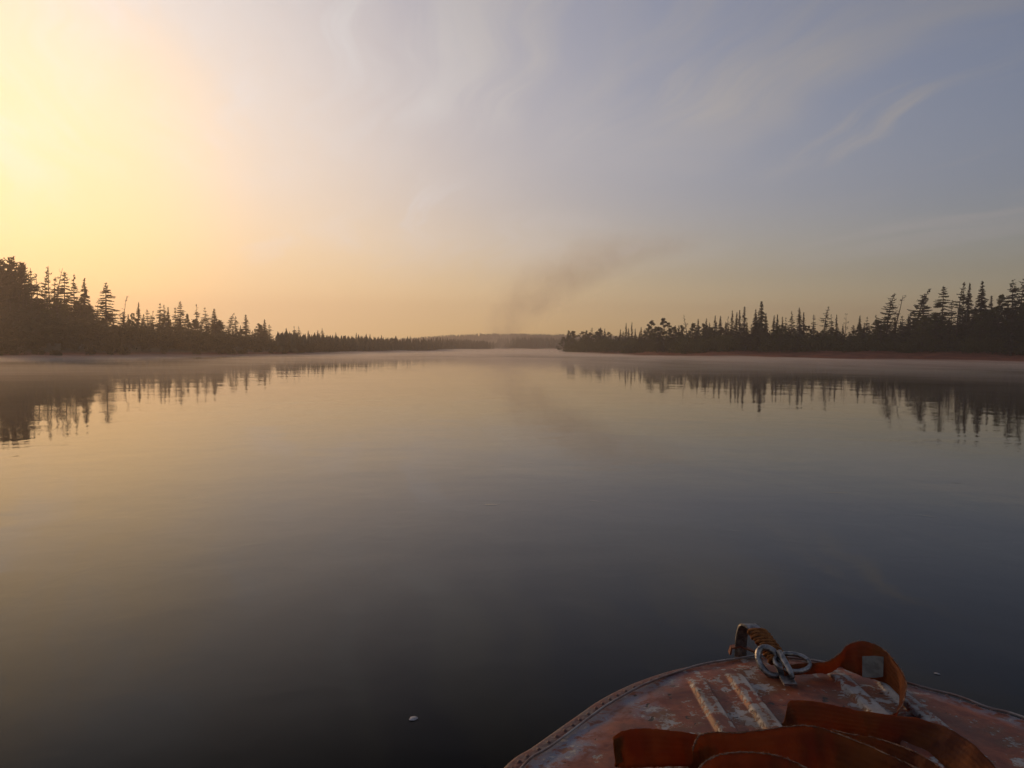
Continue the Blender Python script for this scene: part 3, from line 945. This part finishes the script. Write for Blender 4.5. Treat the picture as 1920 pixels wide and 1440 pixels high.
# rivets along the rim
RV, RF = [], []
for k, (rr, zz_) in enumerate(((0.0062, 0.0), (0.0050, 0.0030), (0.0025, 0.0046))):
    for s in range(8):
        RV.append((rr * math.cos(s * math.pi / 4), rr * math.sin(s * math.pi / 4), zz_))
for k in range(2):
    for s in range(8):
        RF.append([k * 8 + s, k * 8 + (s + 1) % 8, (k + 1) * 8 + (s + 1) % 8, (k + 1) * 8 + s])
RF.append([16 + s for s in range(8)])
rv_me = mesh_np('rivet', RV, RF, True)
mid_line = inset(OUT, np.maximum(flw * 0.45, 0.008))
s_ = -1.30
while s_ < 0.85:
    if not -0.12 < s_ < 0.10:
        j = np.interp(s_, from_tip, np.arange(nO))
        p = mid_line[int(j)] * (1 - j % 1) + mid_line[min(int(j) + 1, nO - 1)] * (j % 1)
        o = link('rivet', rv_me, M_RIM, boat)
        o.location = (p[0], p[1], DZ - 0.0115)
    s_ += 0.042 + random.uniform(-0.004, 0.004)

# bow bracket: flat bar bent into a loop
bpth = catmull([(0.803, 2.645, 0.735), (0.803, 2.640, 0.80), (0.808, 2.625, 0.848), (0.818, 2.600, 0.862), (0.833, 2.570, 0.853), (0.853, 2.52, 0.827),
                (0.868, 2.46, 0.800), (0.870, 2.41, 0.784), (0.866, 2.37, 0.776), (0.864, 2.33, 0.774)], 6)
def flatbar(path, w, th, wdir=Vector((1, 0, 0))):
    V, F = [], []
    n_ = len(path)
    for i, p in enumerate(path):
        tg = (path[min(i + 1, n_ - 1)] - path[max(i - 1, 0)]).normalized()
        sx_ = (wdir - tg * wdir.dot(tg)).normalized()
        up_ = sx_.cross(tg)
        for a, c in ((-1, -1), (1, -1), (1, 1), (-1, 1)):
            V.append(p + sx_ * a * w / 2 + up_ * c * th / 2)
    for i in range(n_ - 1):
        for k in range(4):
            F.append([i * 4 + k, i * 4 + (k + 1) % 4, i * 4 + 4 + (k + 1) % 4, i * 4 + 4 + k])
    F += [[3, 2, 1, 0], [n_ * 4 - 4 + k for k in range(4)]]
    return V, F
br = link('mooring_bracket', mesh_np('mooring_bracket', *flatbar(bpth, 0.040, 0.007)), M_STEEL, boat)
link('bow_cap', mesh_np('bow_cap', *flatbar([Vector((0.768, 2.655, 0.742)), Vector((0.772, 2.652, 0.765)), Vector((0.80, 2.648, 0.772)), Vector((0.835, 2.645, 0.760)), Vector((0.87, 2.642, 0.744))], 0.022, 0.006, Vector((0, 1, 0)))), M_RUSTY, boat)

# lashing wound round the bracket
M_ROPE = mat_simple('orange_cord', (0.20, 0.065, 0.015), (0.36, 0.14, 0.04), 60.0, 0.9, 0.0, 0.8, 300)
hel = []
for k in range(11 * 14):
    a = 2 * math.pi * k / 14
    u = k / (11 * 14)
    j = 24 + u * 13
    p = bpth[int(j)].lerp(bpth[int(j) + 1], j % 1)
    tg = (bpth[int(j) + 1] - bpth[int(j)]).normalized()
    up_ = Vector((1, 0, 0)).cross(tg).normalized()
    rr = 1 + 0.07 * math.sin(k * 1.7) + 0.06 * math.sin(k * 0.23)
    hel.append(p + Vector((1, 0, 0)) * math.cos(a) * 0.030 * rr + up_ * math.sin(a) * 0.015 * rr)
rope = link('rope_lashing', mesh_np('rope_lashing', *tube(hel, 0.0054, 6), True), M_ROPE)
tag(rope, 'orange cord wound tightly round the metal bow bracket', 'rope')

# shackle: D-shaped bow, second link and pin
def oval(c, u, v, a, b_, n=36, pw=1.0):
    return [Vector(c) + Vector(u) * a * math.cos(2 * math.pi * k / n) + Vector(v) * b_ * math.sin(2 * math.pi * k / n) for k in range(n)]
sh = empty('shackle', (0.86, 2.44, 0.79))
def child(name, vf, mat):
    v, f = vf
    me_ = mesh_np(name, [Vector(p) - sh.location for p in v], f, True)
    return link(name, me_, mat, sh)
child('bow', tube(oval((0.902, 2.425, 0.806), Vector((1, 0.06, -0.03)).normalized(), Vector((0.05, 0.85, 0.30)).normalized(), 0.056, 0.040), 0.0075, 8, True), M_STEEL)
child('link', tube(oval((0.838, 2.448, 0.799), Vector((0.92, -0.10, 0.22)).normalized(), Vector((-0.24, 0.60, 0.70)).normalized(), 0.032, 0.046), 0.0105, 10, True), M_STEEL)
child('pin', tube([(0.868, 2.452, 0.828), (0.872, 2.42, 0.816), (0.878, 2.38, 0.798), (0.880, 2.355, 0.786)], [0.011, 0.011, 0.010, 0.006], 10), M_STEEL)
tag(sh, 'silver steel shackle hanging on the bow bracket', 'shackle')

# webbing strap: ribbons standing on edge
M_WEB, t, b = mat_new('orange_webbing')
co = t.n('ShaderNodeTexCoord').outputs['UV']
ob = t.n('ShaderNodeTexCoord').outputs['Object']
ux, uy, uz = t.sep(co)
stain = t.noise(ob, 9.0, 5, 0.65)
c = t.mix(t.ss(stain, 0.35, 0.7), (0.20, 0.060, 0.009, 1), (0.06, 0.014, 0.004, 1))
c = t.mix(t.m('MULTIPLY', t.ss(t.noise(ob, 30.0, 4), 0.55, 0.75), 0.5), c, (0.07, 0.03, 0.015, 1))
t.link(c, b.inputs['Base Color'])
b.inputs['Roughness'].default_value = 0.8
bp = t.n('ShaderNodeBump'); bp.inputs['Strength'].default_value = 0.9; bp.inputs['Distance'].default_value = 0.0018
t.link(t.m('ADD', t.m('MULTIPLY', t.m('SINE', t.m('MULTIPLY', uy, 42.0)), 0.35), t.m('MULTIPLY', t.noise(ob, 70.0, 4, 0.65), 3.0)), bp.inputs['Height'])
t.link(bp.outputs[0], b.inputs['Normal'])
tr = t.n('ShaderNodeBsdfTranslucent'); tr.inputs[0].default_value = (0.55, 0.17, 0.018, 1)
mx = t.n('ShaderNodeMixShader'); mx.inputs[0].default_value = 0.42
t.link(b.outputs[0], mx.inputs[1]); t.link(tr.outputs[0], mx.inputs[2])
t.link(mx.outputs[0], [n for n in M_WEB.node_tree.nodes if n.type == 'OUTPUT_MATERIAL'][0].inputs[0])
M_FRAY = mat_simple('frayed_fibre', (0.30, 0.17, 0.10), (0.16, 0.07, 0.035), 80.0, 0.95)
M_TAG = mat_simple('label_cloth', (0.19, 0.165, 0.13), (0.13, 0.11, 0.085), 40.0, 0.85)

strap = empty('webbing_strap', (1.0, 2.2, DZ + 0.016))
tag(strap, 'crumpled orange-brown webbing strap looped over the bow deck', 'strap')

def ribbon(name, st, bulge=0.004, th=0.0028, seed=1, crease=0.004):
    r_ = np.random.default_rng(seed)
    A = catmull([on_z(a[0], a[1], a[4]) for a in st], 8)
    B = catmull([on_z(a[2], a[3], a[5]) for a in st], 8)
    n_ = len(A); m_ = 7
    ph = r_.uniform(0, 6, 3)
    rows = []
    for i in range(n_):
        d_ = B[i] - A[i]
        tg = (A[min(i + 1, n_ - 1)] - A[max(i - 1, 0)])
        nn = d_.cross(tg)
        nn = nn.normalized() if nn.length > 1e-9 else Vector((0, -1, 0))
        jag = Vector((0, 0, 1)) * r_.normal(0, 0.0007)
        row = []
        for k in range(m_):
            u = k / (m_ - 1)
            off = bulge * math.sin(math.pi * u) + crease * math.sin(i * 0.35 + ph[0] + u * 2) * 0.5 + crease * 0.5 * math.sin(i * 0.83 + ph[1] - u * 3)
            row.append((A[i].lerp(B[i], u) + nn * off + (jag if k in (0, m_ - 1) else Vector()), nn))
        rows.append(row)
    V, F = [], []
    for sgn in (1, -1):
        for row in rows:
            for p, nn in row:
                V.append(p + nn * th / 2 * sgn - strap.location)
    N_ = n_ * m_
    for i in range(n_ - 1):
        for k in range(m_ - 1):
            a = i * m_ + k
            F.append([a, a + 1, a + m_ + 1, a + m_])
            F.append([N_ + a + m_, N_ + a + m_ + 1, N_ + a + 1, N_ + a])
        for k in (0, m_ - 1):
            a = i * m_ + k
            F.append([a, a + m_, N_ + a + m_, N_ + a] if k == 0 else [a + m_, a, N_ + a, N_ + a + m_])
    for i in (0, n_ - 1):
        for k in range(m_ - 1):
            a = i * m_ + k
            F.append([a + 1, a, N_ + a, N_ + a + 1])
    me_ = mesh_np(name, V, F, True)
    uvl = me_.uv_layers.new(name='UVMap')
    lv = np.zeros(len(me_.loops), np.int32); me_.loops.foreach_get('vertex_index', lv)
    lv = lv % N_
    al = np.concatenate([[0], np.cumsum([(A[i + 1] - A[i]).length for i in range(n_ - 1)])])
    uv = np.stack([al[lv // m_], (lv % m_) / (m_ - 1)], 1)
    uvl.data.foreach_set('uv', uv.astype(np.float32).ravel())
    return link(name, me_, M_WEB, strap), A, B

def fray(host, E, seed, rad=0.0016):
    r_ = np.random.default_rng(seed)
    parts = [tube([p + Vector(r_.normal(0, 0.0006, 3)) for p in E], [rad * r_.uniform(0.5, 1.4) for _ in E], 5)]
    for p in E:
        for _ in range(3):
            p0 = p + Vector(r_.normal(0, 0.0015, 3))
            d_ = Vector(r_.normal(0, 1, 3)); d_.z = abs(d_.z)
            d_.normalize()
            parts.append(tube([p0, p0 + d_ * r_.uniform(0.002, 0.006)], [0.0006, 0.0003], 3, cap=False))
    v, f = join(parts)
    me_ = mesh_np('frayed_edge', [Vector(p) - strap.location for p in v], f)
    o = link('frayed_edge', me_, M_FRAY, host)
    o['kind'] = 'stuff'
    return o

zb = DZ + 0.019
s1 = [(1468, 1250, 1472, 1268, .806, .780), (1490, 1245, 1492, 1266, .806, .776), (1525, 1243, 1526, 1263, .806, zb), (1552, 1240, 1556, 1261, .81, zb), (1574, 1226, 1574, 1250, .83, .785),
      (1590, 1209, 1588, 1256, .85, .786), (1618, 1203, 1617, 1268, .855, .778), (1650, 1213, 1650, 1277, .85, zb), (1676, 1238, 1672, 1292, .84, zb),
      (1697, 1272, 1686, 1312, .825, zb), (1698, 1300, 1684, 1332, .812, zb), (1686, 1331, 1672, 1356, .80, zb), (1655, 1347, 1640, 1366, .79, zb)]
o1, A1, B1 = ribbon('loop', s1, 0.002, seed=1, crease=0.002)
fray(o1, A1, 5, 0.0012)
s2 = [(1476, 1326, 1462, 1366, .815, zb), (1484, 1313, 1480, 1369, .83, zb), (1530, 1316, 1525, 1372, .83, zb), (1600, 1330, 1592, 1377, .825, zb), (1650, 1338, 1640, 1386, .825, zb),
      (1740, 1352, 1700, 1406, .825, zb), (1800, 1378, 1760, 1438, .825, zb), (1850, 1420, 1810, 1475, .825, zb), (1885, 1460, 1850, 1510, .82, zb)]
o2, A2, B2 = ribbon('fold', s2, 0.006, seed=2)
s6 = [(1560, 1368, 1556, 1410, .82, zb), (1590, 1376, 1588, 1420, .825, zb), (1640, 1384, 1632, 1440, .83, zb), (1700, 1404, 1685, 1460, .83, zb), (1750, 1430, 1730, 1485, .83, zb), (1790, 1462, 1770, 1510, .825, zb)]
o6, A6, B6 = ribbon('fold', s6, 0.004, seed=6)
fray(o6, A6, 8)
s3 = [(1166, 1378, 1168, 1428, .838, .79), (1151, 1388, 1154, 1436, .842, zb), (1160, 1374, 1166, 1440, .846, zb), (1185, 1367, 1190, 1440, .848, zb), (1220, 1366, 1222, 1438, .848, zb), (1262, 1370, 1262, 1437, .845, zb), (1300, 1376, 1294, 1438, .842, zb), (1318, 1382, 1306, 1436, .838, zb)]
o3, A3, B3 = ribbon('fold', s3, 0.004, seed=3)
s4 = [(1299, 1405, 1282, 1450, .84, zb), (1305, 1388, 1300, 1452, .855, zb), (1316, 1377, 1320, 1455, .86, zb), (1340, 1373, 1345, 1456, .86, zb), (1378, 1374, 1380, 1456, .86, zb), (1430, 1369, 1432, 1456, .862, zb), (1490, 1361, 1488, 1456, .865, zb),
      (1530, 1363, 1525, 1456, .865, zb), (1570, 1376, 1562, 1462, .862, zb), (1625, 1397, 1605, 1480, .86, zb), (1680, 1422, 1655, 1495, .858, zb), (1740, 1450, 1712, 1515, .855, zb)]
o4, A4, B4 = ribbon('fold', s4, 0.006, seed=4)
fray(o4, A4, 9, 0.0022)
s5 = [(1300, 1462, 1296, 1510, .86, zb), (1314, 1436, 1312, 1512, .872, zb), (1340, 1418, 1338, 1514, .875, zb), (1368, 1412, 1368, 1515, .876, zb), (1410, 1411, 1410, 1516, .876, zb), (1452, 1416, 1448, 1518, .874, zb), (1490, 1429, 1482, 1522, .87, zb), (1530, 1450, 1518, 1530, .865, zb)]
o5, A5, B5 = ribbon('fold', s5, 0.004, seed=5)
fray(o5, A5, 10, 0.0020)
# pale cloth label sewn inside the loop
tv = []
for a, b_, z in ((1617, 1231, .826), (1640, 1230, .828), (1657, 1232, .828), (1617, 1270, .783), (1640, 1271, .783), (1656, 1269, .786)):
    p = on_z(a, b_, z)
    c0 = min(A1 + B1, key=lambda v_: (v_ - p).length)
    tv.append(p + (Vector((0, 0, CAM_H)) - p).normalized() * 0.008)
back = [p + Vector((0, 0.0012, 0.0004)) for p in tv]
me_ = mesh_np('label_patch', [p - strap.location for p in tv + back], [[0, 3, 4, 1], [1, 4, 5, 2], [6, 7, 10, 9], [7, 8, 11, 10], [0, 1, 7, 6], [1, 2, 8, 7], [3, 9, 10, 4], [4, 10, 11, 5], [0, 6, 9, 3], [2, 5, 11, 8]])
lp = link('label_patch', me_, M_TAG, o1)
lp['label'] = 'pale cloth label sewn on the strap'

# ------------------------------------------------------------------ foam flecks on the water
M_FOAM = mat_simple('foam', (0.50, 0.47, 0.45), (0.32, 0.30, 0.29), 60.0, 0.8)
def fleck(px, py, r0, lab, asp=0.5, rot=0.0):
    r_ = np.random.default_rng(int(px))
    p = on_z(px, py, 0.003)
    V, F = [], []
    rings_ = ((1.0, 0.0), (0.8, 0.35), (0.45, 0.6))
    n_ = 12
    rad = 1 + r_.normal(0, 0.18, n_)
    for k, (rr, zz_) in enumerate(rings_):
        for s in range(n_):
            a = 2 * math.pi * s / n_
            V.append((r0 * rr * rad[s] * math.cos(a), r0 * asp * rr * rad[s] * math.sin(a), r0 * 0.35 * zz_))
    for k in range(2):
        for s in range(n_):
            F.append([k * n_ + s, k * n_ + (s + 1) % n_, (k + 1) * n_ + (s + 1) % n_, (k + 1) * n_ + s])
    F.append([2 * n_ + s for s in range(n_)])
    o = link('foam_fleck', mesh_np('foam_fleck', V, F, True), M_FOAM)
    o.location = p
    o.rotation_euler.z = rot
    tag(o, lab, 'foam fleck', 'foam flecks floating on the river')
fleck(775, 1347, 0.023, 'white foam fleck on the dark water left of the boat', 0.9, 0.4)
fleck(1757, 1263, 0.016, 'white foam fleck on the dark water right of the strap loop', 0.5, -0.5)

# ------------------------------------------------------------------ air: haze, river mist, smoke
def vol_mat(name, color, density, g=0.0):
    m = bpy.data.materials.new(name)
    m.use_nodes = True
    nt = m.node_tree
    nt.nodes.remove(nt.nodes['Principled BSDF'])
    t_ = NT(nt)
    v_ = t_.n('ShaderNodeVolumePrincipled')
    v_.inputs['Color'].default_value = (*color, 1)
    v_.inputs['Density'].default_value = density
    v_.inputs['Anisotropy'].default_value = g
    out = [n for n in nt.nodes if n.type == 'OUTPUT_MATERIAL'][0]
    t_.link(v_.outputs[0], out.inputs['Volume'])
    return m, t_, v_

m, _, _ = vol_mat('haze_air', (0.92, 0.80, 0.72), 0.00085, 0.55)
hz = link('haze', mesh_np('haze', *box(-1250, 1250, -300, 1650, -3.5, 92)), m)
tag(hz, 'thin morning haze filling the valley air', 'haze', None, 'stuff')

# mist: a low uneven layer lying on the river, deeper farther away
mx_ = np.linspace(-150, 200, 90)
my_ = np.concatenate([np.linspace(9, 120, 70)[:-1], np.linspace(120, 620, 90)])
MX, MY = np.meshgrid(mx_, my_)
ht = np.interp(MY, [9, 30, 60, 110, 200, 400, 620], [0.02, 0.10, 0.17, 0.22, 0.30, 0.75, 1.3])
ht = ht * (1 + 0.45 * sines(MX, MY * 0.8, 0.10, 31) + 0.25 * sines(MX, MY, 0.35, 32))
ht = np.maximum(ht, 0.012)
ncx = len(mx_); nry = len(my_)
top = np.stack([MX.ravel(), MY.ravel(), ht.ravel() + 0.012], 1)
bot = np.stack([MX.ravel(), MY.ravel(), np.full(MX.size, 0.008)], 1)
ii, jj = np.meshgrid(np.arange(ncx - 1), np.arange(nry - 1))
q = (jj * ncx + ii).ravel()
Ft = np.stack([q, q + 1, q + ncx + 1, q + ncx], 1)
Fb = np.stack([q, q + ncx, q + ncx + 1, q + 1], 1) + MX.size
sides = []
N_ = MX.size
for i in range(ncx - 1):
    sides.append([i, N_ + i, N_ + i + 1, i + 1])
    k = (nry - 1) * ncx + i
    sides.append([k, k + 1, N_ + k + 1, N_ + k])
for j in range(nry - 1):
    k = j * ncx
    sides.append([k, k + ncx, N_ + k + ncx, N_ + k])
    k = j * ncx + ncx - 1
    sides.append([k, N_ + k, N_ + k + ncx, k + ncx])
m, _, _ = vol_mat('river_mist', (0.95, 0.87, 0.82), 0.030, 0.5)
mist = link('mist', mesh_np('mist', np.concatenate([top, bot]), np.concatenate([Ft, Fb, np.array(sides)]), True), m)
tag(mist, 'thin pale mist lying low on the far water', 'mist', None, 'stuff')

# smoke: rises from the far bank and drifts right
SY = 520.0
sp = at_depth(938, 656, SY)
pxm = SY / FPX
Vs, Fs = [], []
nr, ns = 26, 14
def smoke_c(zp):
    return zp * zp / 160.0
def smoke_r(zp):
    return 20 + 0.72 * zp
for k in range(nr):
    zp = -4 + k / (nr - 1) * 242
    zc = max(zp, 0)
    for s in range(ns):
        a = 2 * math.pi * s / ns
        rr = smoke_r(zc) * 1.18
        Vs.append(((smoke_c(zc) + rr * math.cos(a)) * pxm, rr * math.sin(a) * 0.8 * pxm, zp * pxm))
for k in range(nr - 1):
    for s in range(ns):
        Fs.append([k * ns + s, k * ns + (s + 1) % ns, (k + 1) * ns + (s + 1) % ns, (k + 1) * ns + s])
Fs.append(list(range(ns))[::-1]); Fs.append([(nr - 1) * ns + s for s in range(ns)])
m, t_, v_ = vol_mat('smoke', (0.97, 0.86, 0.80), 0.02, 0.35)
oc = t_.n('ShaderNodeTexCoord').outputs['Object']
sx_, sy_, sz_ = t_.sep(t_.v('SCALE', oc, 1.0 / pxm))
warp = t_.noise(oc, 0.045, 3, 0.55)
zc = t_.m('MAXIMUM', sz_, 0.0)
cx_ = t_.m('DIVIDE', t_.m('MULTIPLY', zc, zc), 160.0)
rad_ = t_.m('ADD', t_.m('MULTIPLY', zc, 0.72), 20.0)
ddx = t_.m('DIVIDE', t_.m('ADD', t_.m('SUBTRACT', sx_, cx_), t_.m('MULTIPLY', t_.m('SUBTRACT', warp, 0.5), t_.m('MULTIPLY', zc, 0.9))), rad_)
ddy = t_.m('DIVIDE', sy_, t_.m('MULTIPLY', rad_, 0.8))
rr2 = t_.m('ADD', t_.m('MULTIPLY', ddx, ddx), t_.m('MULTIPLY', ddy, ddy))
fall = t_.ss(rr2, 1.0, 0.0)
fade = t_.ss(zc, 240.0, 165.0)
lump = t_.ss(t_.noise(oc, 0.075, 5, 0.65), 0.36, 0.66)
den = t_.m('MULTIPLY', t_.m('MULTIPLY', fall, fade), t_.m('ADD', t_.m('MULTIPLY', lump, 0.9), 0.25))
den = t_.m('MULTIPLY', den, t_.m('DIVIDE', 0.95, t_.m('MULTIPLY', rad_, 2 * pxm)))
t_.link(den, v_.inputs['Density'])
smk = link('smoke', mesh_np('smoke', Vs, Fs, True), m)
smk.location = sp
tag(smk, 'grey-brown smoke plume rising from the far bank and drifting right', 'smoke', None, 'stuff')
